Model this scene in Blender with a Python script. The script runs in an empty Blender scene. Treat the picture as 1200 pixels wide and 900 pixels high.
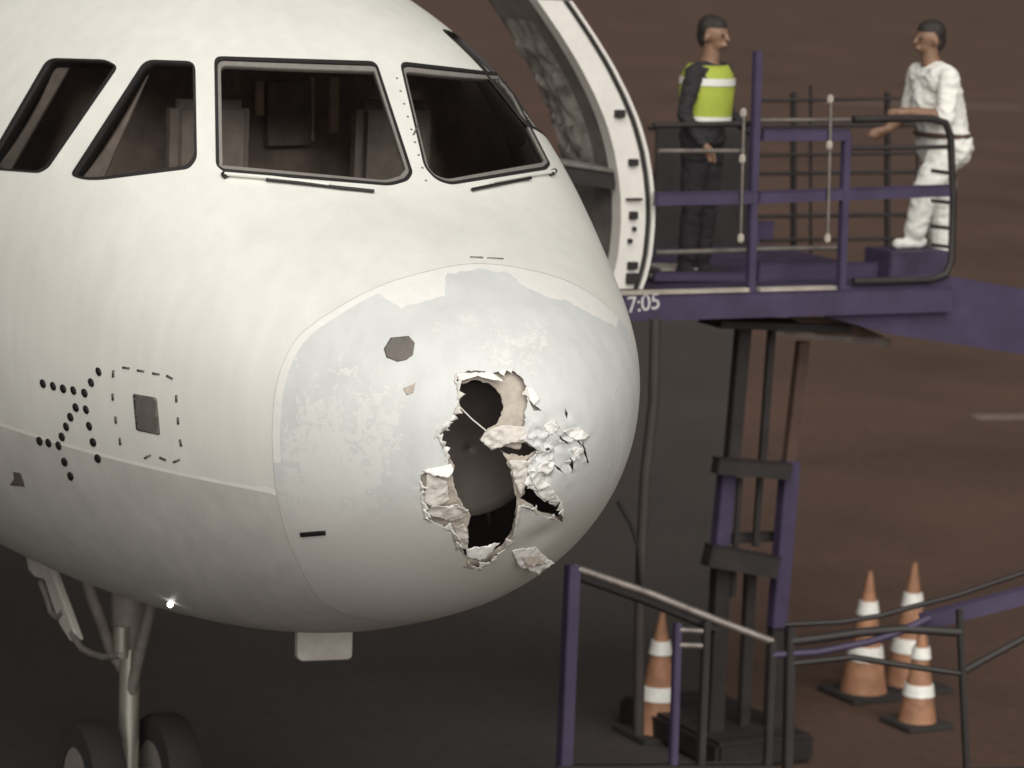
import bpy, bmesh, math, random
import numpy as np
from mathutils import Vector, Matrix, noise
from mathutils.bvhtree import BVHTree
from mathutils.geometry import delaunay_2d_cdt

random.seed(7); RNG = np.random.default_rng(7)
scene = bpy.context.scene
C = scene.collection

# ------------------------------------------------------------------ camera
TIP = 3.3                                   # height of the aircraft datum above the apron
DIST, YAW, PITCH, ROLL, FPX = 16.0, math.radians(28), math.radians(9), math.radians(2.5), 3920.0
fw = Vector((math.cos(YAW)*math.cos(PITCH), -math.sin(YAW)*math.cos(PITCH), -math.sin(PITCH)))
rt = Vector((-math.sin(YAW), -math.cos(YAW), 0)); up = rt.cross(fw)
CAM = Vector((0, 0, TIP)) - fw*DIST - rt*0.165 + up*0.42
rt2 = rt*math.cos(ROLL) + up*math.sin(ROLL); up2 = up*math.cos(ROLL) - rt*math.sin(ROLL)
cd = bpy.data.cameras.new('camera'); cam = bpy.data.objects.new('camera', cd); C.objects.link(cam)
cam.matrix_world = Matrix(((rt2.x, up2.x, -fw.x, CAM.x), (rt2.y, up2.y, -fw.y, CAM.y), (rt2.z, up2.z, -fw.z, CAM.z), (0, 0, 0, 1)))
cd.sensor_width = 36; cd.lens = FPX/1200*36; cd.clip_start = 0.5; cd.clip_end = 3000
cd.dof.use_dof = True; cd.dof.focus_distance = 16.4; cd.dof.aperture_fstop = 2.0
scene.camera = cam

# ------------------------------------------------------------------ night sky, flood light, exposure
SUN_EL, SUN_AZ = math.radians(35), math.radians(161)    # azimuth of the light, measured from +X towards +Y
world = bpy.data.worlds.new('World'); scene.world = world; world.use_nodes = True
wn = world.node_tree.nodes; wl = world.node_tree.links
sky = wn.new('ShaderNodeTexSky'); sky.sky_type = 'NISHITA'; sky.sun_disc = False
sky.sun_elevation = SUN_EL; sky.sun_rotation = math.pi/2 - SUN_AZ
hs = wn.new('ShaderNodeHueSaturation'); hs.inputs['Saturation'].default_value = .12          # light-polluted night sky: almost no blue
wm = wn.new('ShaderNodeMix'); wm.data_type = 'RGBA'; wm.blend_type = 'MULTIPLY'; wm.inputs[0].default_value = 1; wm.inputs[7].default_value = (1, .86, .76, 1)
wl.new(sky.outputs[0], hs.inputs['Color']); wl.new(hs.outputs[0], wm.inputs[6]); wl.new(wm.outputs[2], wn['Background'].inputs[0])
wn['Background'].inputs[1].default_value = 0.012
sd = bpy.data.lights.new('floodlight', 'SUN'); sd.energy = 4.1; sd.angle = math.radians(75); sd.color = (1.0, 0.975, 0.92)
sun = bpy.data.objects.new('floodlight', sd); C.objects.link(sun); sun.location = (-12, 10, 20)
ldir = Vector((math.cos(SUN_EL)*math.cos(SUN_AZ), math.cos(SUN_EL)*math.sin(SUN_AZ), math.sin(SUN_EL)))
sun.rotation_euler = ldir.to_track_quat('Z', 'Y').to_euler()
vs = scene.view_settings; vs.view_transform = 'Standard'; vs.look = 'None'; vs.exposure = 0; vs.gamma = 1; vs.use_curve_mapping = False

# ------------------------------------------------------------------ materials
def mat(name, col, rough=.5, metal=0, var=0.0, scale=6, bump=0.0, bscale=40, spec=.5, col2=None, coat=0, grit=0.0):
    m = bpy.data.materials.new(name); m.use_nodes = True
    n = m.node_tree.nodes; l = m.node_tree.links; b = n['Principled BSDF']
    b.inputs['Base Color'].default_value = (*col, 1); b.inputs['Roughness'].default_value = rough
    b.inputs['Metallic'].default_value = metal; b.inputs['Specular IOR Level'].default_value = spec
    b.inputs['Coat Weight'].default_value = coat
    tc = n.new('ShaderNodeTexCoord')
    if var or col2:
        t = n.new('ShaderNodeTexNoise'); t.inputs['Scale'].default_value = scale; t.inputs['Detail'].default_value = 6; t.inputs['Roughness'].default_value = .62
        l.new(tc.outputs['Object'], t.inputs['Vector'])
        r = n.new('ShaderNodeValToRGB'); r.color_ramp.elements[0].position = .32; r.color_ramp.elements[1].position = .68
        c2 = col2 or tuple(c*(1+var) for c in col)
        c1 = col if col2 else tuple(c*(1-var) for c in col)
        r.color_ramp.elements[0].color = (*c1, 1); r.color_ramp.elements[1].color = (*c2, 1)
        l.new(t.outputs[0], r.inputs[0]); l.new(r.outputs[0], b.inputs['Base Color'])
        if grit:                                   # fine grime speckle plus faint vertical run-off streaks
            gno = n.new('ShaderNodeTexNoise'); gno.inputs['Scale'].default_value = 70; gno.inputs['Detail'].default_value = 8; gno.inputs['Roughness'].default_value = .8
            l.new(tc.outputs['Object'], gno.inputs['Vector'])
            mp = n.new('ShaderNodeMapping'); mp.inputs['Scale'].default_value = (9, 9, .8); l.new(tc.outputs['Object'], mp.inputs[0])
            stn = n.new('ShaderNodeTexNoise'); stn.inputs['Scale'].default_value = 1; stn.inputs['Detail'].default_value = 6; l.new(mp.outputs[0], stn.inputs['Vector'])
            ad = n.new('ShaderNodeMath'); ad.operation = 'ADD'; l.new(gno.outputs[0], ad.inputs[0]); l.new(stn.outputs[0], ad.inputs[1])
            m2 = n.new('ShaderNodeMapRange'); m2.inputs[1].default_value = .7; m2.inputs[2].default_value = 1.3; m2.inputs[3].default_value = 1-grit; m2.inputs[4].default_value = 1+grit*.5
            l.new(ad.outputs[0], m2.inputs[0])
            mu = n.new('ShaderNodeVectorMath'); mu.operation = 'SCALE'; l.new(r.outputs[0], mu.inputs[0]); l.new(m2.outputs[0], mu.inputs['Scale']); l.new(mu.outputs[0], b.inputs['Base Color'])
    if bump:
        t2 = n.new('ShaderNodeTexNoise'); t2.inputs['Scale'].default_value = bscale; t2.inputs['Detail'].default_value = 5
        l.new(tc.outputs['Object'], t2.inputs['Vector'])
        bp = n.new('ShaderNodeBump'); bp.inputs['Strength'].default_value = bump; bp.inputs['Distance'].default_value = .02
        l.new(t2.outputs[0], bp.inputs['Height']); l.new(bp.outputs[0], b.inputs['Normal'])
    return m

M = {}
M['white'] = mat('aircraft white paint', (.77, .765, .72), .44, var=.035, scale=1.6, bump=.02, bscale=3, grit=.07)
M['belly'] = mat('aircraft lower grey paint', (.61, .592, .562), .5, var=.06, scale=2.2, bump=.02, bscale=4, grit=.11)
M['line'] = mat('pale cheat line', (.86, .84, .80), .45, var=.05, scale=9)
M['band'] = mat('radome edge white paint', (.80, .79, .76), .5, var=.03, scale=14, bump=.08, bscale=30)
M['tan'] = mat('torn glass fibre layer', (.47, .415, .36), .85, var=.12, scale=22, bump=.2, bscale=90)
M['tanlight'] = mat('pale glass fibre skin', (.70, .665, .615), .8, var=.10, scale=26, bump=.15, bscale=80)
M['shred'] = mat('torn paint and fibre edge', (.84, .83, .80), .7, var=.06, scale=30, bump=.12, bscale=70)
M['dark'] = mat('dark cavity', (.06, .048, .044), .8, var=.2, scale=5)
M['dark2'] = mat('radar bay grey', (.13, .11, .10), .6, var=.2, scale=4)
M['rubber'] = mat('black rubber seal', (.018, .016, .016), .6)
M['retainer'] = mat('grey window retainer', (.30, .28, .26), .45, metal=.3, var=.1, scale=20)
M['black'] = mat('black paint', (.015, .014, .014), .55)
M['plate'] = mat('grey sensor plate', (.155, .142, .13), .5, metal=.2, var=.1, scale=20)
M['octagon'] = mat('grey patch', (.15, .133, .12), .6, var=.16, scale=18)
M['dash'] = mat('grey dash paint', (.13, .11, .10), .6)
M['cloth_grey'] = mat('cockpit grey fabric', (.26, .23, .21), .9, var=.2, scale=9)
M['cock_dark'] = mat('cockpit dark panel', (.33, .275, .25), .8, var=.35, scale=5)
M['cock_light'] = mat('cockpit pale trim', (.75, .62, .52), .7, var=.2, scale=4)
M['lining'] = mat('door lining grey', (.165, .148, .138), .75, var=.25, scale=5, bump=.2, bscale=10)
M['pack'] = mat('crumpled grey pack', (.10, .085, .078), .8, scale=9, col2=(.30, .27, .25))
M['door_white'] = mat('door edge white', (.70, .67, .63), .5, var=.06, scale=9)
M['gearmetal'] = mat('gear leg grey paint', (.19, .17, .155), .5, var=.2, scale=14, bump=.1)
M['geardoor'] = mat('pale gear door', (.46, .43, .40), .5, var=.12, scale=9)
M['chrome'] = mat('bright oleo', (.72, .70, .62), .25, metal=.85)
M['tyre'] = mat('tyre rubber', (.02, .019, .019), .85, bump=.2)
M['purple'] = mat('purple steel paint', (.050, .036, .078), .6, var=.22, scale=3, bump=.06, bscale=12)
M['deck'] = mat('purple deck plate', (.052, .036, .072), .6, var=.3, scale=6, bump=.15)
M['steel'] = mat('worn grey rail', (.20, .175, .16), .45, metal=.4, var=.3, scale=8)
M['pale_steel'] = mat('pale toe strip', (.42, .38, .33), .5, var=.25, scale=6)
M['hose'] = mat('grey hose', (.045, .037, .034), .7, var=.15, scale=5)
M['darksteel'] = mat('dark grimy steel', (.022, .018, .018), .6, var=.3, scale=5)
M['brownsteel'] = mat('rusty brown steel', (.075, .042, .032), .7, var=.3, scale=5)
M['orange'] = mat('cone orange', (.33, .165, .095), .7, var=.3, scale=7, bump=.1)
M['reflective'] = mat('cone white band', (.80, .785, .74), .5, var=.12, scale=14)
M['conebase'] = mat('cone black base', (.03, .027, .026), .8)
M['coverall'] = mat('white coverall cloth', (.76, .745, .70), .9, var=.07, scale=7, bump=.35, bscale=16)
M['skin'] = mat('skin', (.22, .125, .08), .55, var=.1, scale=14)
M['hair'] = mat('dark hair', (.02, .015, .012), .7, bump=.4, bscale=60)
M['trousers'] = mat('dark trousers', (.022, .019, .022), .9, var=.25, scale=8, bump=.3, bscale=18)
M['vest'] = mat('lime vest', (.36, .42, .055), .8, var=.08, scale=9, bump=.2, bscale=20)
M['tape'] = mat('white reflective tape', (.72, .71, .66), .5)
M['marking'] = mat('white stencil paint', (.58, .56, .56), .7, var=.15, scale=30)

# glass: dark, lightly reflecting, see-through
g = bpy.data.materials.new('tinted cockpit glass'); g.use_nodes = True
gn = g.node_tree.nodes; gl = g.node_tree.links; gn.remove(gn['Principled BSDF'])
tr = gn.new('ShaderNodeBsdfTransparent'); tr.inputs[0].default_value = (.93, .90, .88, 1)
gs = gn.new('ShaderNodeBsdfGlossy'); gs.inputs['Roughness'].default_value = .04; gs.inputs[0].default_value = (.9, .9, .9, 1)
fr = gn.new('ShaderNodeFresnel'); fr.inputs[0].default_value = 1.6
mx = gn.new('ShaderNodeMixShader'); gl.new(fr.outputs[0], mx.inputs[0]); gl.new(tr.outputs[0], mx.inputs[1]); gl.new(gs.outputs[0], mx.inputs[2])
gl.new(mx.outputs[0], gn['Material Output'].inputs[0]); M['glass'] = g

# stripped radome: grey-white primer with peeled white flecks
def radome_mat():
    m = mat('stripped radome primer', (.655, .672, .668), .5, var=.045, scale=5, bump=.05, bscale=26, grit=.08)
    n = m.node_tree.nodes; l = m.node_tree.links; b = n['Principled BSDF']
    tc = n.new('ShaderNodeTexCoord')
    base = b.inputs['Base Color'].links[0].from_socket
    v = n.new('ShaderNodeTexNoise'); v.inputs['Scale'].default_value = 17; v.inputs['Detail'].default_value = 7; v.inputs['Roughness'].default_value = .7; v.inputs['Distortion'].default_value = 1.2
    l.new(tc.outputs['Object'], v.inputs['Vector'])
    big = n.new('ShaderNodeTexNoise'); big.inputs['Scale'].default_value = 2.2; big.inputs['Detail'].default_value = 3
    l.new(tc.outputs['Object'], big.inputs['Vector'])
    a = n.new('ShaderNodeMath'); a.operation = 'MULTIPLY_ADD'; a.inputs[1].default_value = .9
    l.new(big.outputs[0], a.inputs[0]); l.new(v.outputs[0], a.inputs[2])
    geo = n.new('ShaderNodeNewGeometry'); ds = n.new('ShaderNodeVectorMath'); ds.operation = 'DISTANCE'; ds.inputs[1].default_value = PEEL
    l.new(geo.outputs['Position'], ds.inputs[0])
    mr = n.new('ShaderNodeMapRange'); mr.inputs[1].default_value = .12; mr.inputs[2].default_value = .5; mr.inputs[3].default_value = .09; mr.inputs[4].default_value = -.16
    l.new(ds.outputs['Value'], mr.inputs[0])
    a2 = n.new('ShaderNodeMath'); l.new(a.outputs[0], a2.inputs[0]); l.new(mr.outputs[0], a2.inputs[1]); a = a2
    r = n.new('ShaderNodeValToRGB'); r.color_ramp.elements[0].position = .96; r.color_ramp.elements[1].position = 1.0
    r.color_ramp.elements[0].color = (0, 0, 0, 1); r.color_ramp.elements[1].color = (.8, .8, .8, 1)
    l.new(a.outputs[0], r.inputs[0])
    mixn = n.new('ShaderNodeMix'); mixn.data_type = 'RGBA'
    l.new(r.outputs[0], mixn.inputs[0]); l.new(base, mixn.inputs[6]); mixn.inputs[7].default_value = (.755, .76, .735, 1)
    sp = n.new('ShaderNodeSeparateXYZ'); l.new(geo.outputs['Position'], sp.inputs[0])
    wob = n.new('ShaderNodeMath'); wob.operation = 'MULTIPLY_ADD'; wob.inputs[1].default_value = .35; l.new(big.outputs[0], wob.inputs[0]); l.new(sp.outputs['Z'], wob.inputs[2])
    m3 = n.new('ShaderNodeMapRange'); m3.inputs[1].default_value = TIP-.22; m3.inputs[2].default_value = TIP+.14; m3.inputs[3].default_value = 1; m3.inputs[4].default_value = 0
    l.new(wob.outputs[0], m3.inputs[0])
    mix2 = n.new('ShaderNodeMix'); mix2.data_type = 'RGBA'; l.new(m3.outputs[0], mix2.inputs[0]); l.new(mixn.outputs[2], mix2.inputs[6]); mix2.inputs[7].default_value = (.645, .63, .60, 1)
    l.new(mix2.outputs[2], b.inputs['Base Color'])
    return m

# ------------------------------------------------------------------ helpers
def link(name, me, parent=None, mats=()):
    o = bpy.data.objects.new(name, me); C.objects.link(o)
    for m_ in mats: me.materials.append(M[m_] if isinstance(m_, str) else m_)
    if parent:
        o.parent = parent
        off = Vector(parent.location) if parent.parent is None else Vector((0, 0, 0))
        o.location = -off if parent.type == 'EMPTY' else (0, 0, 0)
    return o
def thing(name, label, cat, loc, group=None):
    o = bpy.data.objects.new(name, None); C.objects.link(o); o.location = loc; o.empty_display_size = .2
    o['label'] = label; o['category'] = cat
    if group: o['group'] = group
    return o
def smooth(me, ang=40):
    for p in me.polygons: p.use_smooth = True
    try: me.set_sharp_from_angle(angle=math.radians(ang))
    except Exception: pass
def from_bm(name, bm, parent, mats, sm=True, ang=40):
    me = bpy.data.meshes.new(name); bmesh.ops.recalc_face_normals(bm, faces=bm.faces); bm.to_mesh(me); bm.free()
    if sm: smooth(me, ang)
    return link(name, me, parent, mats)
def add_box(bm, c, size, axes=None, bev=0.0):
    ax = axes or (Vector((1, 0, 0)), Vector((0, 1, 0)), Vector((0, 0, 1)))
    r = bmesh.ops.create_cube(bm, size=1)['verts']
    for v in r:
        k = v.co.copy(); v.co = Vector(c) + ax[0]*k.x*size[0] + ax[1]*k.y*size[1] + ax[2]*k.z*size[2]
    if bev:
        es = list({e for v in r for e in v.link_edges})
        bmesh.ops.bevel(bm, geom=es, offset=bev, segments=2, affect='EDGES')
def add_tube(bm, pts, rad, n=10, cap=True):
    pts = [Vector(p) for p in pts]; rads = rad if isinstance(rad, (list, tuple)) else [rad]*len(pts)
    rings = []; ref = None
    for i, p in enumerate(pts):
        t = (pts[min(i+1, len(pts)-1)] - pts[max(i-1, 0)]).normalized()
        if ref is None: ref = t.orthogonal().normalized()
        else: ref = (ref - t*ref.dot(t)).normalized()
        b2 = t.cross(ref)
        rings.append([bm.verts.new(p + (ref*math.cos(2*math.pi*k/n) + b2*math.sin(2*math.pi*k/n))*rads[i]) for k in range(n)])
    for a, b in zip(rings[:-1], rings[1:]):
        for k in range(n): bm.faces.new((a[k], a[(k+1) % n], b[(k+1) % n], b[k]))
    if cap: bm.faces.new(rings[0]); bm.faces.new(rings[-1][::-1])
def beam(bm, a, b, w, h, upv=(0, 0, 1), bev=0.0):
    a, b = Vector(a), Vector(b); d = (b-a); L = d.length; d.normalize()
    s = d.cross(Vector(upv)).normalized(); u = s.cross(d)
    add_box(bm, (a+b)/2, (L, w, h), (d, s, u), bev)
def tube_part(name, pts, r, m, parent, n=12):
    bm = bmesh.new(); add_tube(bm, pts, r, n); return from_bm(name, bm, parent, (m,))
def beam_part(name, a, b, w, h, m, parent, upv=(0, 0, 1), bev=.006):
    bm = bmesh.new(); beam(bm, a, b, w, h, upv, bev); return from_bm(name, bm, parent, (m,), ang=30)
def ray(px, py):
    return (rt2*((px-600)/FPX) + up2*((450-py)/FPX) + fw).normalized()
def on_plane(px, py, p0, nrm):
    d = ray(px, py); nrm = Vector(nrm); return CAM + d*((Vector(p0)-CAM).dot(nrm)/d.dot(nrm))
def at_z(px, py, z): return on_plane(px, py, (0, 0, z), (0, 0, 1))
def at_x(px, py, x): return on_plane(px, py, (x, 0, 0), (1, 0, 0))
def at_y(px, py, y): return on_plane(px, py, (0, y, 0), (0, 1, 0))
def at_d(px, py, D): return on_plane(px, py, CAM + fw*D, fw)
def in_poly(poly, pts):
    poly = np.asarray(poly, float); x, y = pts[:, 0], pts[:, 1]; inside = np.zeros(len(pts), bool); j = len(poly)-1
    for i in range(len(poly)):
        xi, yi = poly[i]; xj, yj = poly[j]
        if yi != yj:
            inside ^= ((yi > y) != (yj > y)) & (x < (xj-xi)*(y-yi)/(yj-yi)+xi)
        j = i
    return inside
def resample(poly, step, closed=True, jag=0.0):
    out = []; n = len(poly)
    for i in range(n if closed else n-1):
        a = np.array(poly[i], float); b = np.array(poly[(i+1) % n], float); L = np.hypot(*(b-a)); k = max(1, int(L/step))
        for t in range(k):
            p = a+(b-a)*t/k
            if jag: p = p + RNG.normal(0, jag, 2)
            out.append(p)
    if not closed: out.append(np.array(poly[-1], float))
    return np.array(out)

# ------------------------------------------------------------------ fuselage surface (x aft of the nose, disc chart q = sqrt(x))
TAB = np.array([
[0,0,.16,.16,.16],[.02,.145,.29,.02,.16],[.08,.29,.42,-.125,.165],[.25,.53,.605,-.36,.172],[.5,.77,.775,-.585,.18],
[.8,.98,.915,-.79,.195],[1.15,1.17,1.05,-.96,.22],[1.55,1.345,1.22,-1.10,.25],[2.0,1.50,1.53,-1.235,.28],[2.5,1.63,1.88,-1.345,.31],
[3.2,1.76,2.18,-1.45,.35],[4.2,1.88,2.40,-1.54,.40],[5.5,1.95,2.53,-1.59,.44],[7.0,1.975,2.57,-1.60,.45],[9.5,1.975,2.57,-1.60,.45],[14,1.975,2.57,-1.60,.45],[22,1.975,2.57,-1.60,.45]])
def spline(xs, ys):
    n = len(xs); h = np.diff(xs); A = np.eye(n); b = np.zeros(n)
    for i in range(1, n-1):
        A[i, i-1] = h[i-1]; A[i, i] = 2*(h[i-1]+h[i]); A[i, i+1] = h[i]
        b[i] = 6*((ys[i+1]-ys[i])/h[i]-(ys[i]-ys[i-1])/h[i-1])
    Mm = np.linalg.solve(A, b)
    def f(x):
        i = np.clip(np.searchsorted(xs, x)-1, 0, n-2); t = x-xs[i]; H = h[i]
        return ys[i]+t*((ys[i+1]-ys[i])/H-H*(2*Mm[i]+Mm[i+1])/6)+t*t*Mm[i]/2+t**3*(Mm[i+1]-Mm[i])/(6*H)
    return f
TQ = np.sqrt(TAB[:, 0]); f_w, f_t, f_b, f_c = [spline(TQ, TAB[:, k]) for k in (1, 2, 3, 4)]
def expo(x): return 2/(2+.26*np.clip((x-.2)/1.2, 0, 1)*(1-np.clip((x-3)/3, 0, 1)))
def surf(ab):
    ab = np.asarray(ab, float); q = np.hypot(ab[:, 0], ab[:, 1]); th = np.arctan2(ab[:, 1], ab[:, 0])
    s, c = np.sin(th), np.cos(th); x = q*q; e = np.where(s > 0, expo(x), 1.0)
    sp = np.sign(s)*np.abs(s)**e; cp = np.sign(c)*np.abs(c)**e
    zc = f_c(q); half = np.where(s > 0, f_t(q)-zc, zc-f_b(q))
    return np.stack([x, f_w(q)*cp, TIP+zc+half*sp], 1)
def normals(ab, h=2e-3):
    ab = np.asarray(ab, float); da = surf(ab+[h, 0])-surf(ab-[h, 0]); db = surf(ab+[0, h])-surf(ab-[0, h])
    n = np.cross(da, db); n /= np.linalg.norm(n, axis=1)[:, None]+1e-12
    cen = np.stack([np.maximum(surf(ab)[:, 0]+.6, .6), 0*n[:, 0], 0*n[:, 0]+TIP+.3], 1)
    n *= np.sign(((surf(ab)-cen)*n).sum(1))[:, None]
    return n
def to_disc(P):
    x, y, z = P[0], P[1], P[2]-TIP; q = math.sqrt(max(x, 1e-9)); qq = np.array([q])
    zc = float(f_c(qq)[0]); sp = z-zc; half = float(f_t(qq)[0]-zc) if sp > 0 else float(zc-f_b(qq)[0]); e = float(expo(np.array([x]))[0]) if sp > 0 else 1.0
    s = sp/max(half, 1e-6); c = y/max(float(f_w(qq)[0]), 1e-6)
    th = math.atan2(math.copysign(abs(s)**(1/e), s), math.copysign(abs(c)**(1/e), c))
    return np.array([q*math.cos(th), q*math.sin(th)])
# coarse ray target
_q = np.concatenate([np.linspace(0.004, 3, 260), np.linspace(3.05, 4.6, 20)]); _t = np.linspace(0, 2*np.pi, 361)[:-1]
QQ, TT = np.meshgrid(_q, _t, indexing='ij'); gp = surf(np.stack([(QQ*np.cos(TT)).ravel(), (QQ*np.sin(TT)).ravel()], 1))
nt = len(_t); fcs = []
for i in range(len(_q)-1):
    for j in range(nt): fcs.append((i*nt+j, i*nt+(j+1) % nt, (i+1)*nt+(j+1) % nt, (i+1)*nt+j))
BVH = BVHTree.FromPolygons([tuple(p) for p in gp], fcs)
def hit(px, py, cx=None, cy=None):
    for k in range(60):
        loc, nrm, idx, d = BVH.ray_cast(CAM, ray(px, py))
        if loc is not None: return to_disc(loc)
        if cx is None: return None
        px += (cx-px)*.02; py += (cy-py)*.02
def disc(poly, cx=None, cy=None):
    poly = np.asarray(poly, float)
    if cx is None: cx, cy = poly.mean(0)
    return np.array([hit(p[0], p[1], cx, cy) for p in poly])
def mirror(poly): return np.asarray(poly)*[-1, 1]

# ---- dents and crumples of the damaged nose (defined by points on the surface)
def spt(px, py): return surf(hit(px, py)[None])[0]
PEEL = tuple(spt(365, 520)); M['radome'] = radome_mat()
DENTS = [(spt(655, 520), .22, -.018), (spt(565, 540), .30, -.03), (spt(635, 630), .13, -.02), (spt(480, 456), .022, -.006)]
CRUMPLE = [(spt(657, 532), .26, .032), (spt(515, 575), .12, .012), (spt(620, 620), .14, .006)]
def displace(P, N):
    d = np.zeros(len(P))
    for c, r, a in DENTS:
        dd = np.linalg.norm(P-c, axis=1)/r; d += a*np.exp(-dd*dd*1.6)
    for c, r, a in CRUMPLE:
        dd = np.linalg.norm(P-c, axis=1)/r; msk = np.exp(-dd**2*1.8)
        for i in np.nonzero(msk > .02)[0]:
            v = Vector(P[i]); t1 = 1-abs(noise.noise(v*17))*2; t2 = 1-abs(noise.noise(v*40+Vector((7, 1, 3))))*2
            d[i] += a*msk[i]*(t1*.7+t2*.45-.5)
    return P+N*d[:, None]

def cdt_mesh(points, loops, opens=()):
    verts = []; edges = []
    for lp in loops:
        o = len(verts); verts += [tuple(p) for p in lp]; n = len(lp); edges += [(o+i, o+(i+1) % n) for i in range(n)]
    for lp in opens:
        o = len(verts); verts += [tuple(p) for p in lp]; edges += [(o+i, o+i+1) for i in range(len(lp)-1)]
    con = np.array(verts)
    pts = np.asarray(points)
    if len(con) and len(pts):
        keep = np.ones(len(pts), bool)
        cell = .012; S = set()
        for cx_, cy_ in np.floor(con/cell).astype(int): S.add((cx_, cy_))
        for i, (cx_, cy_) in enumerate(np.floor(pts/cell).astype(int)):
            if (cx_, cy_) in S and np.min(np.hypot(*(con-pts[i]).T)) < .005: keep[i] = False
        pts = pts[keep]
    allv = [Vector(v) for v in verts]+[Vector(p) for p in pts]
    v, e, f, *_ = delaunay_2d_cdt(allv, edges, [], 0, 1e-6)
    return np.array([tuple(p) for p in v]), [tuple(t) for t in f]
def sub_mesh(V3, F):
    used = sorted({i for f in F for i in f}); mp = {u: k for k, u in enumerate(used)}
    return V3[used], [tuple(mp[i] for i in f) for f in F]
def mesh_from(name, V3, F, parent, mats, mi=None, sm=True, ang=50, solid=0.0, flip=True):
    V3, F = sub_mesh(np.asarray(V3), F)
    if flip: F = [f[::-1] for f in F]
    me = bpy.data.meshes.new(name); me.from_pydata([tuple(v) for v in V3], [], F); me.update()
    if mi is not None: me.polygons.foreach_set('material_index', np.asarray(mi, dtype=np.int32))
    if sm: smooth(me, ang)
    o = link(name, me, parent, mats)
    if solid:
        md = o.modifiers.new('thickness', 'SOLIDIFY'); md.thickness = solid; md.offset = -1
    return o

# ---- outlines in the chart
def shrink(poly, d):
    poly = np.asarray(poly, float); n = len(poly); area = 0
    for i in range(n): area += poly[i][0]*poly[(i+1) % n][1]-poly[(i+1) % n][0]*poly[i][1]
    sg = 1 if area > 0 else -1; out = []
    for i in range(n):
        e1 = poly[i]-poly[i-1]; e2 = poly[(i+1) % n]-poly[i]
        n1 = np.array([-e1[1], e1[0]])/np.hypot(*e1)*sg; n2 = np.array([-e2[1], e2[0]])/np.hypot(*e2)*sg
        b = n1+n2; b /= max(np.hypot(*b), 1e-6); k = 1/max(.5, b.dot(n1)); out.append(poly[i]+b*d*k)
    return np.array(out)
def rounded(poly, r=8, k=4):
    poly = np.asarray(poly, float); n = len(poly); out = []
    for i in range(n):
        p = poly[i]; a = poly[i-1]-p; b = poly[(i+1) % n]-p; la, lb = np.hypot(*a), np.hypot(*b); rr = min(r, la*.4, lb*.4)
        A = p+a/la*rr; B = p+b/lb*rr
        for t in np.linspace(0, 1, k+1): out.append((1-t)**2*A+2*t*(1-t)*p+t*t*B)
    return np.array(out)
WIN_PX = {
 'a': [(-16, 192), (-8, 199), (46, 203), (57, 197), (139, 78), (124, 70), (56, 68)],
 'b': [(82, 206), (100, 211), (118, 211), (222, 198), (231, 186), (229, 72), (170, 70)],
 'c': [(253, 194), (263, 202), (458, 218), (478, 212), (484, 203), (441, 72), (251, 66)],
 'd': [(497, 196), (511, 211), (528, 217), (640, 199), (645, 193), (590, 86), (468, 72)]}
windows = []
for k, p in WIN_PX.items():
    rp = resample(rounded(p, 9 if k in 'cd' else 11), 9)
    lp = disc(rp, 560 if k == 'd' else None, 150)
    windows.append((k, lp))
windows += [('b2', mirror(windows[1][1])[::-1]*1.075), ('a2', mirror(windows[0][1])[::-1]*1.09)]

JOINT_PX = [(548, 309), (500, 319), (441, 337), (395, 362), (347, 396), (330, 430), (320, 490), (321, 545), (330, 605), (352, 662), (385, 712)]
jd = disc(JOINT_PX, 560, 500); jq = np.hypot(jd[:, 0], jd[:, 1]); jt = np.arctan2(jd[:, 1], jd[:, 0])
jt = np.where(jt < -math.pi/2, -math.pi/2, jt)
order = np.argsort(jt); jtt = jt[order]; jqq = jq[order]
def joint_q(th):
    phi = np.where(np.abs(th) > np.pi/2, np.sign(th)*np.pi-th, th)
    q = np.interp(phi, jtt, jqq); return q
tt = np.linspace(-np.pi, np.pi, 221)[:-1]
jq_s = joint_q(tt)
for _ in range(10): jq_s = (np.roll(jq_s, 1)+2*jq_s+np.roll(jq_s, -1))/4
def ring(qs): return np.stack([qs*np.cos(tt), qs*np.sin(tt)], 1)
J_OUT, J_IN = ring(jq_s+.0008), ring(jq_s-.0008)
J_BAND = ring(jq_s-.022)
NOTCH = disc(resample(list(resample([(438, 341), (470, 361), (521, 347), (523, 321), (560, 315), (598, 321), (618, 338), (640, 347), (668, 354), (700, 372), (722, 384)], 5, closed=False, jag=.9))+[(729, 360), (715, 318), (690, 280), (560, 288), (470, 318)], 7), 560, 420)

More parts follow.
